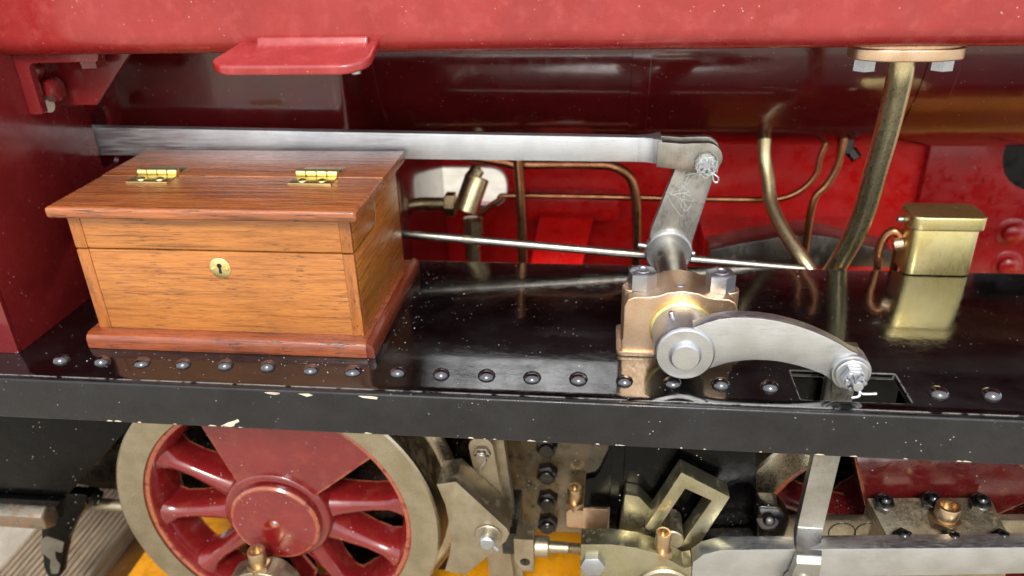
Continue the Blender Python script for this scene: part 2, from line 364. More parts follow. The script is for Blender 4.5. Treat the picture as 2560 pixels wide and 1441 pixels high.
obj('bolt', B().lathe([(.5, 0), (.45, .15), (.25, .32), (0, .36)], (-25.92, 8.7, 12.5), (1, 0, 0), 16), 'maroon', br)
obj('washer', B().cyl((-25.92, 8.7, 10.72), (-25.7, 8.7, 10.72), .36), 'chip', br)
# boiler barrel with bands
YC, ZC, RB = 26.9, 12.9, 9.05
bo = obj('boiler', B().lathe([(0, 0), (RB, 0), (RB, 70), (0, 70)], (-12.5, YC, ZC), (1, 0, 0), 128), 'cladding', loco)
for x0, x1 in ((-12.45, -11.3), (4.0, 5.1), (20.2, 22.0)):
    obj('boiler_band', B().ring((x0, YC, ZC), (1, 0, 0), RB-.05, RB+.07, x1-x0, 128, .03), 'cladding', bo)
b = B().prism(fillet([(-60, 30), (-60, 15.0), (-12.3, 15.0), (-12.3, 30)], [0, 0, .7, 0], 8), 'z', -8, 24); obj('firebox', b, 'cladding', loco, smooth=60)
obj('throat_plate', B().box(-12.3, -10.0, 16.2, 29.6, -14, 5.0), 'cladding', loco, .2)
b = B().cyl((17.9, 22.6, 5.6), (17.9, 22.4, 4.3), .5); b.hexa((18.2, 22.3, 4.5), (.5, -.4, -.6), .36, .7); obj('wash_out_plug', b, 'oily', bo)
# far frame, saddle and stays seen between boiler and footplate
slot = fillet([(-13.5, -2.5), (-5.1, -2.5), (-5.1, .55), (-13.5, .55)], [.3, 1.45, 1.45, .3], 8)
ff = obj('far_frame_plate', B().prism([(-60, -16), (60, -16), (60, 12), (-60, 12)], 'y', 30.4, 31, [slot]), 'red', loco)
obj('opening_lip', B().prism(fillet([(-13.6, -2.62), (-4.98, -2.62), (-4.98, .67), (-13.6, .67)], [.3, 1.55, 1.55, .3], 8), 'y', 30.25, 30.4, [slot]), 'gauge', ff)
obj('stay_plate', B().hull([(-2.6, 21.6, -4.3), (1.1, 21.6, -4.2), (1.1, 22.2, -4.6), (-2.6, 22.2, -4.6), (-2.15, 27.2, -1.9), (1.95, 27.2, -1.9), (1.95, 27.8, -2.3), (-2.15, 27.8, -2.3)]), 'red', ff, .1)
obj('cross_stay', B().box(-3.3, 3.75, 27.9, 30.38, -2.9, -1.1), 'red', ff, .15)
sp_ = obj('saddle_plate', B().prism([(26.0, -14), (60, -14), (60, 6), (26.0, 6)], 'y', 29.6, 30.38, [circ(33.9, 2.2, 2.9, 24)]), 'redsaddle', loco, .05)
for x, z in ((33.0, -3.9), (33.3, -6.6)):
    b = B().lathe([(.75, 0), (.72, .5), (.5, .7), (0, .74)], (x, 29.6, z), (0, -1, 0), 20); b.lathe([(1.15, 0), (1.05, .07), (0, .09)], (x, 29.6, z), (0, -1, 0), 20); obj('bolt', b, 'redsaddle', sp_)
for x, z in ((30.3, .2), (31.1, -1.3), (29.2, -1.2), (28.0, .2)):
    obj('rivet', B().lathe([(.3, 0), (.25, .08), (0, .12)], (x, 29.6, z), (0, -1, 0), 14), 'redsaddle', sp_)
obj('dark_opening', B().box(30.5, 37.5, 30.32, 30.39, -1.2, 5.6), 'void', sp_)
# near frame plate behind the wheels
nf = obj('frame_plate', B().prism([(-36, -1), (60, -1), (60, -15.2), (-13, -15.2), (-13, -14.2), (-29.7, -14.2), (-36, -13)], 'y', 8.0, 8.6), 'oily', loco, .05)
hb = obj('horn_plate', B().prism(fillet([(-2.75, -2), (4.2, -2), (4.2, -15.15), (-2.6, -15.15)], .1), 'y', 7.6, 7.98), 'grimy', loco, .06)
obj('reflection_blocker', B().box(-12, 11, 8.7, 30.3, -10.5, -10), 'frameblack', loco)  # unseen black plate added to block the platform's reflection in the boiler
obj('reflection_blocker', B().box(18.5, 25, 8.7, 30.3, -10.5, -10), 'frameblack', loco)  # second unseen blocker; the gap between them leaves golden patches
obj('dark_gap_block', B().box(-21.5, -7, 8.7, 20, -20.2, -15.3), 'frameblack', loco, .1)  # black block added to darken the gaps between the wheel spokes
obj('foot_angle', B().box(-60, 60, 7.0, 8.0, -1.2, -.36), 'frameblack', loco)
for z in (-8.45, -10.42, -12.4, -14.25):
    b = B().hexa((-.28, 7.6, z), (0, -1, 0), .64, .55, .1, .3); b.cyl((-.28, 7.1, z), (-.28, 6.8, z), .42); obj('bolt', b, 'oily', hb)
b = B().prism([(-40, -2), (-23.0, -2), (-23.35, -6.2), (-29.4, -12.2), (-40, -12.28)], 'y', 5.0, 7.9); pan = obj('ash_pan', b, 'frameblack', loco, .12, 3)
obj('pan_lip', B().prism([(-40, -12.3), (-29.5, -12.22), (-29.9, -12.7), (-40, -12.75)], 'y', 4.6, 6.0), 'frameblack', pan, .05)
obj('stay_rod', B().cyl((-32, 7.2, -14.75), (-20, 7.2, -14.75), .42), 'dirty', loco)
hk = obj('hook_bracket', B().prism(fillet([(-31.7, -12.5), (-28.5, -12.5), (-29.05, -13.7), (-29.9, -14.7), (-31.15, -16.6), (-32.05, -18.5), (-32.6, -19.9), (-33.4, -20.1), (-33.5, -19.1)], .25), 'y', 5.6, 6.3), 'frameblack', loco, .08)
obj('bare_patch', B().prism(fillet([(-33.0, -16.7), (-32.4, -16.2), (-31.6, -16.5), (-31.3, -16.65), (-31.75, -17.6), (-32.2, -17.5), (-32.35, -18.2), (-32.2, -18.7), (-32.6, -19.5), (-33.1, -19.6), (-33.0, -18.9), (-32.75, -18.3), (-33.2, -17.7)], .12), 'y', 5.585, 5.6), 'bare', hk)
b = B().hexa((-28.7, 6.6, -13.1), (-.1, -1, -.3), .55, .8); obj('bolt', b, 'frameblack', hk)
tr = thing('tie_rod', 'rusty grey hexagonal coupling nut on threaded rod, left edge', 'rod', (-34, 5.2, -14.4))
obj('coupling_nut', B().hexa((-34.6, 5.2, -13.9), (1, 0, 0), .95, 3.6, .15, .52), 'rust', tr, .04)
b = B(); pr = [(0, 0)]
for k in range(26): pr += [(.42, .18*k), (.5, .18*k+.09)]
b.lathe(pr+[(0, 26*.18)], (-39.2, 5.2, -13.9), (1, 0, 0), 18); obj('threaded_rod', b, 'rust', tr)

# ------------------------------------------------------------------ toolbox
tb = thing('wooden_toolbox', 'varnished wooden box with brass hinges and keyhole standing on the black footplate', 'box', (-15.5, 7.5, 0))
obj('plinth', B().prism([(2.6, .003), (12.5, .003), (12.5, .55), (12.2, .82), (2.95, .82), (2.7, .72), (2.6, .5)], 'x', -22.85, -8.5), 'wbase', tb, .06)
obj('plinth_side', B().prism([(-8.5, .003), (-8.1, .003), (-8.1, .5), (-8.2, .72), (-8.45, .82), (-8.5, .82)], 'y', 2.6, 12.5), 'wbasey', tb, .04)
XL, XR, YF, YB = -22.45, -8.75, 3.3, 11.6
def bp(name, x0, x1, y0, y1, z0, z1, mat, bev=.05):
    b = B().hull([(x0, y0, z0), (x1, y0, z0), (x1, y1, z0), (x0, y1, z0), (x0, y0, z1), (x1, y0, z1), (x1, y1, z1), (x0, y1, z1)]); return obj(name, b, mat, tb, bev)
fpnl = bp('front_panel', XL+.62, XR-.55, YF+.03, YF+.65, .82, 5.12, 'wfront', .05)
bp('lid_front_panel', XL+.62, XR-.55, YF+.03, YF+.65, 5.2, 6.93, 'wfront', .05)
bp('corner_post', XL, XL+.62, YF, YF+.8, .82, 5.12, 'wend'); bp('corner_post', XL, XL+.62, YF, YF+.8, 5.2, 6.93, 'wend')
bp('corner_post', XR-.55, XR-.01, YF, YF+.3, .82, 5.12, 'wend'); bp('corner_post', XR-.55, XR-.01, YF, YF+.3, 5.2, 6.93, 'wend')
obj('side_panel', B().prism([(YF+.3, .82), (YB, .82), (YB, 6.93), (7.35, 6.93), (7.35, 5.6), (6.9, 5.12), (YF+.3, 5.12)], 'x', XR-.6, XR), 'wside', tb, .04)
obj('lid_side_panel', B().prism([(YF+.3, 5.2), (6.88, 5.2), (7.28, 5.62), (7.28, 6.93), (YF+.3, 6.93)], 'x', XR-.6, XR), 'wside', tb, .04)
bp('side_panel', XL, XL+.6, YF+.8, YB, .82, 6.93, 'wside'); bp('back_panel', XL+.6, XR-.6, YB-.6, YB, .82, 6.93, 'wfront')
lid = obj('lid_board', B().box(-22.95, -8.2, 2.6, 7.28, 6.95, 7.5), 'wlid', tb, .2, 4)
b = B().box(-22.95, -8.2, 7.31, 11.72, 6.95, 7.5)
obj('rear_lid_strip', b, 'wlid', tb, .05, 3)
for hx in (-20.95, -12.6):
    L = 2.15
    h = obj('hinge', B().box(hx, hx+L, 6.12, 7.2, 7.5, 7.56), 'brass', tb, .02)
    obj('rear_leaf', B().box(hx, hx+L, 7.5, 8.65, 7.5, 7.56), 'pipebrass', h, .02)
    for k in range(4):
        obj('knuckle', B().cyl((hx+.02+k*L/4, 7.38, 7.66), (hx-.01+(k+1)*L/4, 7.38, 7.66), .2, 18, .03), 'brass', h)
    for k in (.28, .74): obj('screw', B().lathe([(.24, 0), (.22, .05), (.1, .11), (0, .12)], (hx+L*k, 6.55, 7.555), (0, 0, 1), 16), 'brass', h)
es = obj('keyhole_plate', B().lathe([(0, -.05), (.52, -.05), (.52, .02), (.47, .05), (0, .05)], (-15.38, YF+.03, 4.28), (0, -1, 0), 32), 'brass', tb)
obj('keyhole', B().prism(circ(-15.38, 4.42, .12, 14, -60, 240)+[(-15.45, 4.02), (-15.31, 4.02)], 'y', YF-.03, YF-.024), 'void', es)
for s in (-1, 1): obj('pin', B().lathe([(.1, 0), (.08, .05), (0, .08)], (-15.38+s*.36, YF-.02, 4.26), (0, -1, 0), 12), 'brass', es)

# ------------------------------------------------------------------ reach rod, weigh shaft and its bearing
rodt = thing('reach_rod', 'long flat polished steel reversing rod running into the red cab panel', 'rod', (-10, 12.5, 7))
b = B(); b.hull([(-30, 12.25, 7.02), (4.95, 12.25, 6.8), (4.95, 12.85, 6.8), (-30, 12.85, 7.02), (-30, 12.25, 8.68), (4.95, 12.25, 8.12), (4.95, 12.85, 8.12), (-30, 12.85, 8.68)])
obj('bar', b, 'steel', rodt, .05)
# fork end: bar swells forward, two cheeks round the arm
fo = fillet([(4.3, 12.25), (4.9, 12.2), (5.5, 11.75), (5.5, 13.4), (4.9, 12.95), (4.3, 12.85)], [0, .3, .02, .02, .3, 0]); b = B().prism(fo, 'z', 6.82, 8.13); obj('fork_neck', b, 'steel', rodt, .04)
PX, PZ = 7.82, 6.95
for y0, y1 in ((11.75, 12.25), (12.95, 13.4)):
    out = [(5.3, 6.7), (5.3, 8.05), (6.6, 7.95), (7.1, 7.98)] + circ(PX, PZ+.22, .83, 14, 100, -100) + [(7.1, 6.42), (6.6, 6.55)]
    obj('fork_cheek', B().prism(out, 'y', y0, y1), 'steel_v', rodt, .04)
obj('pin', B().cyl((PX, 11.2, PZ), (PX, 13.8, PZ), .26), 'nut', rodt)
obj('washer', B().ring((PX, 11.75, PZ), (0, -1, 0), .1, .6, .12), 'steel_v', rodt)
def castle(p, ax, r, h, parent, mat='nut'):
    b = B(); b.hexa(p, ax, r, h*.6, .03); a_ = V(ax).normalized(); up = Vector((0, 0, 1)); e1 = a_.cross(up).normalized(); e2 = a_.cross(e1)
    for k in range(6):
        an = math.pi*2*k/6; c = V(p)+a_*h*.55+(e1*math.cos(an)+e2*math.sin(an))*r*.62
        b.lathe([(0, 0), (r*.24, 0), (r*.22, h*.45), (0, h*.45)], c, a_, 8)
    return obj('castle_nut', b, mat, parent)
castle((PX, 11.63, PZ), (0, -1, 0), .5, .5, rodt)
obj('split_pin', B().tube([(PX+.15, 11.3, PZ-.3), (PX+.4, 11.25, PZ-.45), (PX+.62, 11.2, PZ-.62), (PX+.6, 11.2, PZ-.85), (PX+.42, 11.2, PZ-.82), (PX+.3, 11.25, PZ-.5), (PX+.1, 11.3, PZ-.3)], .05, 8), 'nut', rodt)

SX, SZ = 6.26, 1.6
ws = thing('weigh_shaft', 'round steel reversing shaft with upright arm and curved front arm', 'shaft', (SX, 7, 0))
obj('shaft', B().cyl((SX, 1.6, SZ), (SX, 13.3, SZ), .84, 40), 'steel_v', ws)
obj('collar', B().ring((SX, 12.0, SZ), (0, 1, 0), .5, 1.3, .7, 48, .09), 'arm', ws)
out = circ(SX, SZ, 1.26, 20, 200, 338) + [(7.55, 2.4), (8.42, 6.3)] + circ(PX, PZ, .66, 10, 20, 150) + [(6.75, 7.0), (6.35, 6.5), (5.25, 2.9)]
obj('upright_arm', B().prism(out, 'y', 12.3, 12.92), 'armgrey', ws, .05)
for p0, p1 in (((4.55, 12.4, 1.95), (5.2, 12.4, 1.85)), ((7.3, 12.35, 1.55), (7.72, 12.35, 1.5))): obj('taper_pin', B().cyl(p0, p1, .16, 14), 'nut', ws)
AX, AZ = 13.28, 1.0
top = [(6.54, 2.88), (7.1, 3.15), (7.59, 3.33), (8.1, 3.42), (8.67, 3.45), (9.3, 3.42), (9.99, 3.32), (10.7, 3.15), (11.34, 2.93), (12.0, 2.65), (12.71, 2.28), (13.1, 2.02)]
bot = [(12.5, .55), (12.18, .77), (11.61, .99), (11.15, 1.14), (10.69, 1.25), (10.2, 1.34), (9.79, 1.37), (9.3, 1.37), (8.89, 1.33), (8.4, 1.24), (8.01, 1.13), (7.45, .87), (7.0, .6)]
out = top + circ(AX-.02, AZ, .84, 14, 62, -120) + bot + circ(SX, SZ, 1.2, 14, 300, 80)
# keep outline simple: order hub arc last
obj('front_arm', B().prism(out, 'y', 1.45, 2.1), 'arm', ws, .05)
obj('hub_boss', B().lathe([(0, 0), (1.2, 0), (1.29, .09), (1.31, .3), (1.31, 2.2), (0, 2.2)], (SX, 1.28, SZ), (0, 1, 0), 56), 'arm', ws)
obj('shaft_end', B().lathe([(0, 0), (.58, 0), (.6, .03), (.7, .18), (.7, .6), (0, .6)], (SX, 1.0, SZ), (0, 1, 0), 40), 'arm', ws)
obj('key_pin', B().cyl((5.75, 2.6, 2.6), (5.66, 2.55, 3.05), .13, 14), 'arm', ws)
obj('eye_boss', B().lathe([(0, 0), (.8, 0), (.84, .05), (.84, .95), (0, .95)], (AX, 1.22, AZ), (0, 1, 0), 40), 'arm', ws)
obj('washer', B().ring((AX, 1.2, AZ), (0, -1, 0), .1, .7, .12), 'arm', ws)
castle((AX+.02, 1.06, AZ-.03), (0, -1, 0), .52, .55, ws)
obj('pin_end', B().lathe([(.26, 0), (.26, .75), (.2, .84), (0, .86)], (AX+.02, 1.06, AZ-.03), (0, -1, 0), 20), 'nut', ws)
for pts in ([(AX-.3, .3, AZ+.55), (AX-.45, .25, AZ+.4), (AX-.38, .25, AZ+.6), (AX-.22, .25, AZ+.5), (AX-.05, .3, AZ+.05), (AX+.1, .35, AZ-.2)], [(AX+.1, .3, AZ-.25), (AX+.25, .2, AZ-.33), (AX+.75, .1, AZ-.22)], [(AX+.12, .3, AZ-.3), (AX+.1, .2, AZ-.45), (AX-.2, .15, AZ-.52)]):
    obj('split_pin', B().tube(pts, .065, 8), 'nut', ws)

pb = thing('bearing_pedestal', 'bronze bearing block held by two bolts on the black footplate', 'bearing', (6.25, 4.8, 0))
YB0, YB1 = 3.75, 6.1
out = [(3.6, .02), (8.85, .02), (8.85, .8), (8.75, .9), (8.75, 2.6), (8.6, 2.95), (8.3, 3.1), (7.7, 3.12), (7.3, 3.2), (6.95, 3.36), (6.25, 3.46), (5.55, 3.36), (5.2, 3.2), (4.8, 3.12), (4.1, 3.1), (3.8, 2.95), (3.65, 2.6), (3.65, .9), (3.6, .8)]
b = B().prism(out, 'y', YB0, YB1)
blk = obj('block', b, 'bronze', pb, .08, 3)
for x in (4.05, 8.45):
    obj('end_round', B().cyl((x if x < 6 else x-.02, 4.9, .05), (x if x < 6 else x-.02, 4.9, 3.08), .5, 20), 'bronze', pb)
obj('foot', B().prism(fillet([(3.35, 3.62), (9.1, 3.62), (9.1, 6.3), (3.35, 6.3)], .3), 'z', .005, .25), 'bronze', pb, .05)
obj('bush', B().lathe([(0, 0), (1.28, 0), (1.42, .1), (1.42, .4), (0, .4)], (SX, YB0-.38, SZ), (0, 1, 0), 48), 'brass', pb)
for x in (4.48, 8.03):
    nu = obj('nut', B().hexa((x, 4.85, 3.12), (0, 0, 1), .68, .85, .12, .25), 'nut', pb)
    obj('bolt_end', B().lathe([(.36, 0), (.36, .06), (.2, .1), (.14, .04), (0, .03)], (x, 4.85, 3.95), (0, 0, 1), 20), 'nut', nu)
obj('dowel', B().lathe([(.2, 0), (.18, .06), (0, .09)], (6.2, 4.4, 3.42), (0, 0, 1), 14), 'nut', pb)

lk = thing('lifting_link', 'flat steel link hanging through the footplate slot to the rod below', 'link', (13.2, 1.8, -9))
def strap(path, w, t, ax=(1, 0, 0)):
    b = B(); rings = []
    for (x, y, z, ww) in path: rings.append([b.bm.verts.new(q) for q in ((x-ww/2, y-t/2, z), (x+ww/2, y-t/2, z), (x+ww/2, y+t/2, z), (x-ww/2, y+t/2, z))])
    for a_, c_ in zip(rings, rings[1:]):
        for k in range(4): b.bm.faces.new([a_[k], a_[(k+1) % 4], c_[(k+1) % 4], c_[k]])
    b.bm.faces.new(rings[0]); b.bm.faces.new(rings[-1][::-1]); return b
obj('strap', strap([(13.28, 2.45, 1.7, 1.0), (13.27, 2.45, .6, 1.25), (13.15, 2.1, -3.9, 1.2), (12.8, 1.5, -7.75, 1.2), (12.62, .95, -8.0, 1.2), (12.5, .1, -8.15, 1.15), (12.45, -.2, -8.4, 1.1), (12.35, -.25, -9.6, 1.3), (12.3, -.25, -11, 1.3)], 0, .55), 'steel_v', lk, .05)
obj('eye', B().cyl((12.4, -.75, -10.0), (12.4, .1, -10.0), .85, 32), 'steel_v', lk)
obj('split_pin', B().tube([(12.3, -.8, -9.6), (12.7, -.85, -9.5), (12.95, -.85, -9.8), (12.8, -.85, -10.2)], .12, 8), 'nut', lk)

# ------------------------------------------------------------------ wheels
def make_wheel(cx, cz, label, rot, wm='wheelred'):
    w = thing('driving_wheel', label, 'wheel', (cx, 5, cz-9.48), 'spoked driving wheels')
    Y0 = 3.73; c = (cx, Y0, cz); ax = (0, 1, 0)
    obj('tyre', B().lathe([(7.85, .02), (9.36, 0), (9.48, .1), (9.48, .35), (7.85, .35), (7.85, .02)], c, ax, 128), 'tyre', w)
    obj('tread', B().lathe([(7.85, .36), (9.475, .36), (9.46, 2.1), (9.6, 2.3), (7.85, 2.3), (7.85, .36)], c, ax, 128), 'tread', w)
    obj('flange', B().lathe([(7.85, 2.31), (9.61, 2.31), (10.15, 2.5), (10.35, 2.75), (10.2, 3.0), (9.5, 3.1), (7.85, 3.1), (7.85, 2.31)], c, ax, 128), 'tyre', w)
    obj('rim', B().lathe([(7.845, .15), (7.7, .08), (7.55, .12), (7.3, .55), (7.05, 1.2), (7.0, 2.6), (7.845, 2.7), (7.845, .15)], c, ax, 128), wm, w)
    # spokes
    for an in rot:
        a_ = R(an); e = Vector((math.cos(a_), 0, math.sin(a_))); tn = Vector((-math.sin(a_), 0, math.cos(a_))); b = B(); rings = []
        for rr_, wd, y0, y1 in ((2.3, 1.0, .3, 2.5), (3.1, .78, .42, 2.45), (4.0, .62, .52, 2.4), (5.5, .46, .62, 2.35), (6.5, .5, .58, 2.35), (7.0, .75, .48, 2.4), (7.5, 1.25, .35, 2.5)):
            ring = []
            for t, q in ((1, 1), (1, .45), (.85, .18), (.5, .03), (0, 0), (-.5, .03), (-.85, .18), (-1, .45), (-1, 1)):
                ring.append(b.bm.verts.new(V(c)+e*rr_+tn*t*wd+Vector((0, y0+(y1-y0)*q, 0))))
            rings.append(ring)
        for p, q in zip(rings, rings[1:]):
            n = len(p)
            for k in range(n): b.bm.faces.new([p[k], p[(k+1) % n], q[(k+1) % n], q[k]])
        b.bm.faces.new(rings[0]); b.bm.faces.new(rings[-1][::-1]); obj('spoke', b, wm, w, smooth=70)
    a0, a1 = 37, 117
    out = [(cx+r_*math.cos(R(t)), cz+r_*math.sin(R(t))) for r_, t in [(7.84, a0+(a1-a0)*k/24) for k in range(25)]+[(2.6, a1+18), (2.5, 77), (2.6, a0-5)]]
    obj('counterweight', B().prism(out, 'y', Y0+.12, Y0+2.0), wm, w, .15, 3)
    obj('hub', B().lathe([(0, .0), (2.9, .0), (3.05, .08), (3.15, .3), (3.2, 3.2), (0, 3.2)], (cx, Y0+.05, cz), ax, 64), wm, w, smooth=60)
    obj('hub_cap', B().lathe([(.12, .12), (.2, 0), (2.5, 0), (2.6, .1), (2.63, .7), (0, .7), (.12, .12)], (cx+.1, Y0-.5, cz+.05), ax, 64), wm, w)
    obj('centre_dimple', B().lathe([(.22, 0), (.17, -.05), (.1, -.02), (0, .06)], (cx+.1, Y0-.5, cz+.05), (0, -1, 0), 20), 'nut', w)
    # crank web below the hub
    out = circ(cx, cz, 2.55, 16, 20, 160)[::-1] + circ(cx-.9, cz-5.2, 1.9, 16, 190, 350)
    obj('crank_web', B().prism(out, 'y', Y0-.15, Y0+1.6), wm, w, .12, 3)
    obj('axle', B().cyl((cx, Y0+3, cz), (cx, 30.2, cz), 1.3), 'dirty', w)
    return w
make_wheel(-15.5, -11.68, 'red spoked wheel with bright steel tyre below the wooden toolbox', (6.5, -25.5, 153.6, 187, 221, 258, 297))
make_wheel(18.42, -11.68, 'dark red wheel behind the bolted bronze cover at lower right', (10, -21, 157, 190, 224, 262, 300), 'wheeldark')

# ------------------------------------------------------------------ coupling rod end on the first wheel
ce = thing('crank_rod_end', 'grey steel rod end with copper oil cup below the first wheel hub', 'rod', (-16.3, 2, -17))
obj('rod_end', B().prism(fillet([(-18.1, -14.6), (-16.6, -13.75), (-15.2, -13.9), (-14.3, -15.0), (-14.3, -17.5), (-18.5, -17.5)], .5), 'y', 1.6, 3.0), 'dirty', ce, .1, 3)
def oilcup(p, r, h, parent):
    x, y, z = p
    o = obj('oil_cup', B().lathe([(0, 0), (r*.9, 0), (r*.9, h*.4), (r, h*.45), (r, h-.06), (r*.95, h), (r*.68, h), (r*.62, h-.35), (0, h-.35)], (x, y, z), (0, 0, 1), 24), 'cup', parent)
    obj('cup_base', B().hexa((x, y, z-.05), (0, 0, 1), r*1.35, h*.33, .06), 'cup', o); return o
oilcup((-16.25, 2.2, -13.95), .5, 1.3, ce)

# ------------------------------------------------------------------ brake gear
bh = thing('brake_hanger', 'flat stained steel hanger strap with round top beside the wheel', 'hanger', (-3.2, 5.2, -16.5))
b = B().prism(circ(-3.66, -6.95, .68, 14, 180, 0)+[(-2.6, -10.5), (-2.05, -17.5), (-3.55, -17.5), (-3.9, -10.5)], 'y', 5.0, 5.55); obj('strap', b, 'dirty', bh, .05)
obj('back_strap', B().prism([(-3.3, -6.2), (-2.55, -6.2), (-1.6, -17.5), (-2.4, -17.5)], 'y', 5.57, 6.2), 'dirty', bh)
obj('pin', B().cyl((-3.6, 4.4, -7.25), (-3.6, 8.0, -7.25), .3, 18), 'rust', bh)
castle((-3.6, 4.98, -7.25), (0, -1, 0), .5, .45, bh, 'rust')
obj('split_pin', B().tube([(-3.75, 4.4, -6.9), (-3.45, 4.4, -6.85), (-3.35, 4.4, -7.3), (-3.6, 4.35, -7.7), (-3.65, 4.4, -8.2)], .04, 6), 'nut', bh)
bs = thing('brake_shoe', 'angular stained steel brake shoe facing the wheel tread', 'brake shoe', (-4, 4, -14.3))
out = [(-5.78, -7.9), (-4.72, -7.65), (-2.12, -10.7), (-2.0, -11.05), (-2.2, -11.6), (-4.6, -14.36), (-5.75, -14.13), (-5.42, -13.0), (-5.28, -12.1), (-5.26, -10.76), (-5.4, -9.25)]
obj('shoe', B().prism(out, 'y', 3.0, 4.95), 'dirty', bs, .05)
obj('washer', B().ring((-3.15, 3.0, -11.25), (0, -1, 0), .2, .75, .12), 'dirty', bs)
obj('pin', B().cyl((-3.15, 2.3, -11.25), (-3.15, 5.6, -11.25), .42, 24, .08), 'nut', bs)
obj('split_pin', B().tube([(-3.5, 2.5, -10.9), (-3.2, 2.55, -11.2), (-2.6, 2.5, -11.75)], .11, 8), 'nut', bs)
ba = thing('brake_adjuster', 'threaded steel adjuster with drilled block above the yellow platform', 'adjuster', (-.4, 4.3, -14.5))
obj('block', B().prism([(-1.9, -12.2), (-.8, -12.2), (-.8, -14.6), (-1.5, -14.6), (-1.9, -13.8)], 'y', 3.8, 5.2, [circ(-1.3, -13.9, .28, 14)]), 'dirty', ba, .05)
obj('collar', B().cyl((-.8, 4.3, -13.1), (.05, 4.3, -13.1), .58, 24, .08), 'dirty', ba)
pr = [(0, 0), (.33, 0), (.33, 1.1)]
for k in range(9): pr += [(.26, 1.15+.12*k), (.33, 1.21+.12*k)]
b = B().lathe(pr+[(0, 2.3)], (0.0, 4.3, -13.1), (1, 0, 0), 20); obj('screw', b, 'dirty', ba)
obj('lug', B().box(-2.6, -1.8, 4.0, 8.0, -13.6, -12.0), 'oily', ba, .1)

# ------------------------------------------------------------------ motion: black casting, slotted lever, rods
mb = thing('motion_bracket', 'oily black casting with curved edge and tan worn foot under the footplate', 'bracket', (6, 3, -11.2))
obj('plate', B().prism(fillet([(3.3, -.9), (10.0, -.9), (10.22, -4.65), (10.9, -10.9), (3.4, -11.4)], .05), 'y', 3.0, 3.6), 'frameblack', mb, .08)
out = [(3.3, -.9), (3.9, -.9), (3.9, -8.3), (1.95, -8.45), (2.05, -6.6), (2.5, -6.45), (2.72, -6.1), (2.88, -5.6), (3.1, -5.0), (3.25, -4.0)]
obj('jaw', B().prism(out, 'y', 2.5, 3.0), 'frameblack', mb, .06)
obj('worn_foot', B().box(1.94, 3.2, 2.48, 3.0, -11.1, -8.48), 'bronze', mb, .04)
obj('web', B().hull([(3.3, 2.0, -6.0), (3.7, 2.0, -6.0), (3.7, 3.0, -11), (3.3, 3.0, -11), (3.3, 2.9, -.9), (3.7, 2.9, -.9), (3.7, 3.0, -.9), (3.3, 3.0, -.9)]), 'frameblack', mb)
obj('flange', B().prism(fillet([(7.6, -10.3), (10.7, -9.9), (11.9, -9.15), (12.05, -8.0), (11.4, -7.2), (10.42, -7.2), (10.6, -9.5), (7.6, -9.8)], .2), 'y', 1.9, 2.98), 'oily', mb, .12, 3)
b = B().hexa((11.0, 2.2, -8.35), (-.05, -.75, .65), .55, .5, .1); b.lathe([(.3, 0), (.28, .35), (.18, .5), (0, .55)], (11.0, 1.95, -8.1), (-.05, -.75, .65), 16); obj('nut', b, 'oily', mb)
fo_ = thing('frame_oil_cup', 'small copper oil pot on the black frame near the bolts', 'oil cup', (1.3, 6.6, -13.5))
obj('block', B().prism(fillet([(.9, -13.4), (2.2, -13.4), (2.2, -12.1), (.9, -12.1)], .25), 'y', 6.2, 7.6), 'bronze', fo_, .06); oilcup((1.35, 6.7, -12.15), .42, 1.35, fo_)

sl_ = thing('slotted_lever', 'square open steel loop lever with green stained upper edge', 'lever', (7, 2, -11))
ang_ = Vector((2.39, -1.35)).normalized(); pr_ = Vector((ang_.y, -ang_.x)); o_ = Vector((6.5, -4.97))
def lv(a_, b_): q = o_+ang_*a_+pr_*b_; return (q.x, q.y)
obj('loop', B().prism([(6.56, -5.0), (8.95, -6.35), (7.45, -10.3), (7.2, -11.0), (6.0, -11.0), (6.2, -9.9), (5.6, -9.2), (5.03, -8.58)], 'y', 1.45, 2.5, [[(6.82, -5.98), (8.1, -6.63), (6.85, -9.6), (5.8, -8.35)]]), 'mossy', sl_, .06)
bk = obj('pivot_block', B().prism(fillet([(4.0, -7.05), (4.7, -7.15), (5.7, -8.4), (6.5, -11.2), (3.7, -11.2)], .12), 'y', 2.05, 2.98), 'mossy', sl_, .08)
obj('pivot_pin', B().cyl((6.35, 1.2, -9.1), (6.35, 2.9, -9.1), .6, 28, .05), 'dirty', sl_)

cr = thing('coupling_rod', 'long bright steel coupling rod with oil cup and bolted end along the bottom', 'rod', (10, .5, -11))
obj('bar', B().prism([(7.3, -9.4), (7.75, -8.85), (8.6, -8.45), (9.8, -8.35), (24, -6.98), (30, -6.4), (30, -8.0), (24, -8.55), (14, -9.75), (9.4, -10.3), (8.2, -11.5), (7.3, -11.5)], 'y', .15, 1.05), 'arm', cr, .06)
obj('rod_end', B().prism([(1.9, -8.62), (3.4, -8.5), (4.6, -8.62), (5.6, -8.95), (6.4, -9.4), (6.9, -9.75), (7.28, -9.6), (7.28, -11.6), (1.9, -11.8)], 'y', .1, 1.2), 'mossy', cr, .06)
obj('big_end', B().lathe([(0, 0), (1.3, 0), (1.4, .1), (1.4, 1.6), (0, 1.6)], (6.05, -.1, -11.2), (0, 1, 0), 40), 'dirty', cr)
b = B().hexa((2.5, .15, -9.75), (0, -1, 0), .62, .42, .1, .1); obj('bolt', b, 'nut', cr)
oilcup((5.85, .5, -9.35), .38, 1.45, cr)
obj('liner', B().box(1.9, 5.2, 1.2, 2.0, -11.7, -9.6), 'dirty', cr, .1)

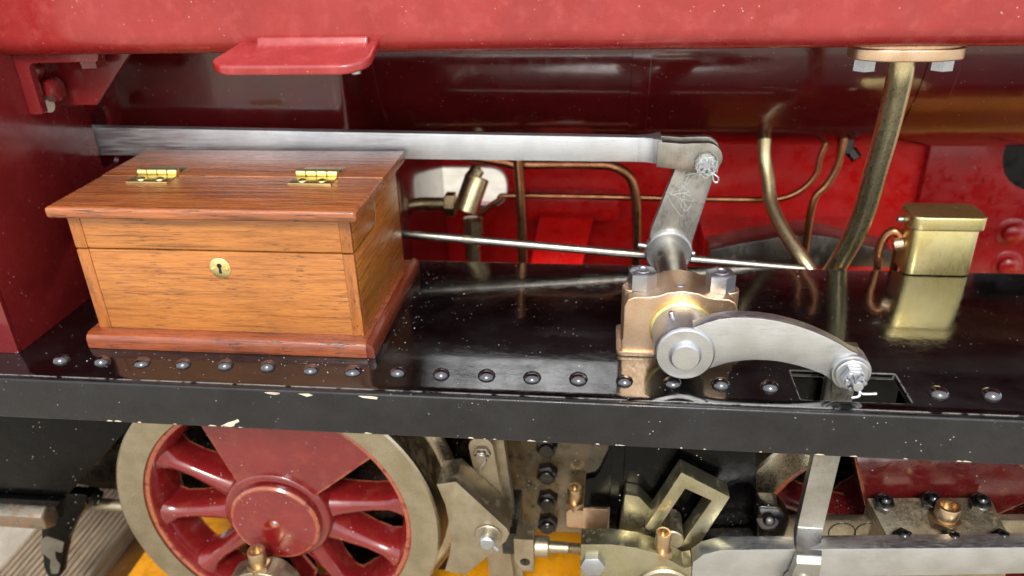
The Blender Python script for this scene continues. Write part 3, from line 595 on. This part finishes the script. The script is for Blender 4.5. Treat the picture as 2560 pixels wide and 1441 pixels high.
ch = thing('crosshead_cover', 'stained bronze cover plate with six nuts and a copper oil cup', 'cover', (19, 2.1, -11))
A_, Bk, Cf, Df = (15.95, 3.35, -7.55), (21.6, 3.35, -7.12), (21.9, .9, -7.95), (16.6, .9, -8.4)
def dn(p, h): return (p[0], p[1], p[2]-h)
obj('plate', B().hull([dn(Df, .5), dn(Cf, .5), dn(Bk, .5), dn(A_, .5), Df, Cf, Bk, A_]), 'dirty', ch, .08)
obj('housing', B().hull([dn(Df, 3.2), dn(Cf, 3.2), dn(Bk, 3.6), dn(A_, 3.6), dn(Df, .52), dn(Cf, .52), dn(Bk, .52), dn(A_, .52)]), 'dirty', ch, .05)
nrm = (V(Cf)-V(Df)).cross(V(A_)-V(Df)).normalized()
first = None
for u, v in ((.1, .84), (.5, .88), (.88, .84), (.1, .14), (.5, .1), (.9, .12)):
    p = (V(Df)*(1-u)+V(Cf)*u)*(1-v)+(V(A_)*(1-u)+V(Bk)*u)*v
    if first is None:
        b = B().hexa(p, nrm, .5, .42, .08); b.lathe([(.26, .3), (.26, .66), (.14, .76), (0, .78)], p, nrm, 16); first = obj('nut', b, 'oily', ch, org=p)
    else: dup(first, ch, p)
p = (V(Df)*.47+V(Cf)*.53)*.5+(V(A_)*.47+V(Bk)*.53)*.5
oilcup((p.x, p.y, p.z), .55, 1.05, ch)
gb = thing('guide_bar', 'grey slide bar with round oil marks beside the hanging link', 'bar', (18, 4, -12))
gbar = obj('bar', B().hull([(11.5, 2.7, -10.55), (34, 2.7, -8.7), (34, 3.15, -8.7), (11.5, 3.15, -10.55), (11.5, 2.7, -8.8), (34, 2.7, -7.0), (34, 3.15, -7.0), (11.5, 3.15, -8.8)]), 'dirty', gb, .05)
for x, z in ((14.85, -9.32), (16.1, -9.22)): obj('oil_groove', B().ring((x, 2.7, z), (0, -1, 0), .6, .67, .02, 40, .008), 'oily', gbar)
# ------------------------------------------------------------------ pipes
dp = thing('brass_delivery_pipe', 'thick bent brass pipe hanging from an oval flange under the tank', 'pipe', (16, 10, 0))
obj('pipe', B().tube([(15.42, 8.5, 13.1), (15.55, 8.7, 12.2), (15.75, 9.3, 11.0), (16.0, 10.3, 8.9), (16.2, 11.4, 6.6), (16.42, 12.5, 4.3), (16.4, 13.4, 2.3), (16.2, 14.5, .2), (15.9, 15.2, -1.4), (15.5, 16.5, -4)], .57, 24), 'pipebrass', dp)
fl = obj('flange', B().prism(fillet([(13.15, 7.75), (14.4, 7.2), (16.6, 7.2), (17.85, 7.75), (17.85, 9.2), (16.6, 9.8), (14.4, 9.8), (13.15, 9.2)], .55), 'z', 12.85, 13.36), 'bronze', dp, .08, 3)
obj('gasket', B().prism(fillet([(13.3, 7.9), (14.4, 7.4), (16.6, 7.4), (17.7, 7.9), (17.7, 9.1), (16.6, 9.6), (14.4, 9.6), (13.3, 9.1)], .4), 'z', 13.36, 13.47), 'bronze', dp)
for x in (13.85, 17.1): obj('bolt', B().hexa((x, 8.4, 12.85), (0, 0, -1), .5, .58, .08, .2), 'nut', fl)
p5 = thing('brass_branch_pipe', 'bent brass pipe rising to the boiler left of the thick brass pipe', 'pipe', (13.5, 17, -1))
obj('pipe', B().tube([(12.75, 22.3, 6.2), (12.8, 22.1, 4.35), (13.1, 21.6, 3.0), (13.3, 20.5, 1.5), (14.0, 18.6, .2), (14.8, 17, -.75), (15.6, 16, -1.9), (16.2, 15.5, -3.4)], .44, 20), 'pipebrass', p5)
def cop(label, pts, r, name='copper_pipe'):
    t = thing(name, label, 'pipe', pts[-1], 'copper pipes in front of the red frame'); obj('pipe', B().tube(pts, r, 14), 'copper', t); return t
cop('straight upright copper pipe just right of the pale oval opening', [(-2.95, 20, 6.2), (-2.95, 20, 4.4), (-2.82, 20, 1.17), (-2.79, 20, -3.2), (-2.8, 20, -8)], .33)
cop('copper pipe running level then bending down to the right', [(-8, 21, 4.6), (-4, 21, 4.0), (-3.08, 21, 3.85), (1.78, 21, 3.86), (3.2, 21, 3.72), (4.3, 21, 2.95), (4.72, 21, 1.46), (4.85, 21, -.5), (4.95, 21, -3.2), (5.0, 21, -8)], .33)
cop('thin long copper pipe running level across the red frame and curving up', [(17.2, 23, 6.0), (16.61, 23, 3.93), (16.5, 23, 2.7), (15.85, 23, 1.72), (14.77, 23, 1.05), (13.09, 23, .84), (7.78, 23, .85), (-3.5, 23, .92), (-4.64, 23, .62), (-6.1, 23, -.47), (-6.9, 23, -1.56), (-7.2, 23, -4)], .2)
cop('thin copper pipe with a swan-neck bend beside the thick brass pipe', [(17.6, 22, 6), (17.55, 22, 4.24), (17.4, 22, 3.3), (17.0, 22, 2.3), (16.42, 22, 1.5), (16.25, 22, .4), (16.25, 22, -1.32), (16.27, 22, -3.39), (16.3, 22, -8)], .25)
dr = thing('drain_rod', 'thin round steel rod sloping across behind the footplate edge', 'rod', (0, 14.4, 0))
obj('rod', B().cyl((-14, 14.4, 1.86), (14.3, 14.4, -.26), .25, 20), 'steel_v', dr)

vf = thing('brass_valve', 'tarnished brass valve body in front of the pale oval opening', 'valve', (-6.5, 22, -4))
obj('body', B().cyl((-6.9, 21.4, .25), (-6.05, 22.4, 2.5), .85, 28, .08), 'pipebrass', vf)
obj('cap', B().cyl((-6.5, 21.9, 2.4), (-6.0, 22.5, 3.0), .5, 20), 'pipebrass', vf)
b = B().hexa((-7.6, 21.8, .7), (-1, 0, 0), .85, .7, .1); b.cyl((-8.2, 21.8, .7), (-10.2, 21.8, .7), .45); obj('side_union', b, 'pipebrass', vf)
b = B().hexa((-6.45, 21.9, -1.6), (0, 0, 1), .75, 1.2, .1); b.cyl((-6.5, 21.9, -8), (-6.45, 21.9, -1.4), .42); obj('lower_union', b, 'pipebrass', vf)

# ------------------------------------------------------------------ lubricator
lu = thing('brass_lubricator', 'small square brass lubricator box with lid at the back of the footplate', 'lubricator', (21.2, 13.9, 0))
def rrect(x0, x1, y0, y1, r): return fillet([(x0, y0), (x1, y0), (x1, y1), (x0, y1)], r, 4)
obj('tank', B().prism(rrect(19.45, 23.0, 13.35, 15.4, .5), 'z', .02, 2.9), 'brass', lu, .04)
obj('lid', B().prism(rrect(19.28, 23.2, 13.2, 15.55, .6), 'z', 2.72, 3.5), 'brass', lu, .1, 3)
obj('hinge_pin', B().cyl((18.95, 14.6, 2.85), (19.3, 14.6, 2.85), .17, 14), 'nut', lu)
obj('union', B().cyl((19.0, 14.5, 1.35), (19.5, 14.4, 1.5), .36, 16), 'bronze', lu)
cop('small arched copper pipe joining the brass lubricator box', [(18.65, 15, -4), (18.6, 15, -.6), (18.47, 15, .67), (18.62, 15, 1.6), (19.0, 14.9, 2.0), (19.35, 14.8, 1.75), (19.4, 14.7, 1.3)], .25)
cop('short copper pipe end rising close against the lubricator box', [(19.75, 15.6, -4), (19.75, 15.6, .1), (19.6, 15.5, 1.0), (19.5, 15.0, 1.5)], .27)

# ------------------------------------------------------------------ grey spring behind
ls = thing('leaf_spring', 'grey arched steel spring leaf in front of the red frame', 'spring', (16, 24, -4))
obj('leaf', B().prism([(10.1, -4.1), (10.1, -2.95), (12.2, -2.42), (14.08, -2.02), (15.5, -1.75), (16.7, -1.66), (18.0, -1.8), (19.32, -2.1), (22.4, -2.85), (22.5, -4.0)], 'y', 23.0, 25.6), 'steel_v', ls, .08)
obj('bracket', B().box(10, 22, 25.6, 30.38, -4.4, -3.2), 'red', ls)

# ------------------------------------------------------------------ lint caught on the arm
b = B()
for k in range(5):
    c = Vector((PX-.9+random.gauss(0, .28), 12.24, 5.3+random.gauss(0, .35))); pts = []
    for j in range(6):
        pts.append(c+Vector((random.gauss(0, .35), random.uniform(-.12, .0), random.gauss(0, .35))))
    b.tube(pts, .009, 5, 5)
for k in range(11):
    an = random.uniform(0, 6.28); pts = []
    for j in range(6):
        an += random.uniform(.5, 1.1); q = random.uniform(.35, .68); pts.append(Vector((PX+q*math.cos(an), 11.3+random.uniform(-.2, .3), PZ+q*math.sin(an))))
    b.tube(pts, .011, 5, 5)
for k in range(3):
    b.tube([(PX-.4, 11.6, PZ-.5), (PX-.6-.2*k, 12.0, PZ-.8), (PX-.8-.15*k, 12.2, PZ-1.3), (PX-1, 12.23, 5.4)], .014, 5, 5)
li = obj('cotton_lint', b, 'cotton', org=(PX, 12, 5.5)); tag(li, 'tangled pale cotton threads caught on the upright arm and its nut', 'lint'); li['kind'] = 'stuff'

# ------------------------------------------------------------------ dust and crumbs on the footplate
b = B()
def crumb(x, y, r):
    a0_ = random.uniform(0, 6.28); q = [V((x+r*math.cos(a0_+k*2.1)*random.uniform(.5, 1.4), y+r*math.sin(a0_+k*2.1)*random.uniform(.5, 1.4), .004)) for k in range(3)]+[V((x, y, .004+r*random.uniform(.6, 1.2)))]
    vv = [b.bm.verts.new(p) for p in q]
    for f in ((0, 1, 2), (0, 1, 3), (1, 2, 3), (2, 0, 3)): b.bm.faces.new([vv[k] for k in f])
for k in range(130):
    t = random.random()
    if t < .3: x, y = random.uniform(-23, -8), random.gauss(1.9, .4)
    elif t < .55: x, y = -7.9+abs(random.gauss(0, .8)), random.uniform(3, 13)
    elif t < .75: x, y = random.uniform(-7, 24), 13.6-abs(random.gauss(0, .4))
    else: x, y = random.uniform(-7, 3.2), random.uniform(2, 13)
    if 11 < x < 16 and y < 3.1 or 3.2 < x < 9.3 and 3.4 < y < 6.5 or y < .2 or x > 19 and y > 12.9: continue
    crumb(x, min(y, 13.7), random.choice((.014, .018, .022, .026, .04)))
dc = obj('dust_crumbs', b, 'cotton', org=(0, 7, 0)); tag(dc, 'pale dust and crumbs scattered over the black footplate', 'dust'); dc['kind'] = 'stuff'
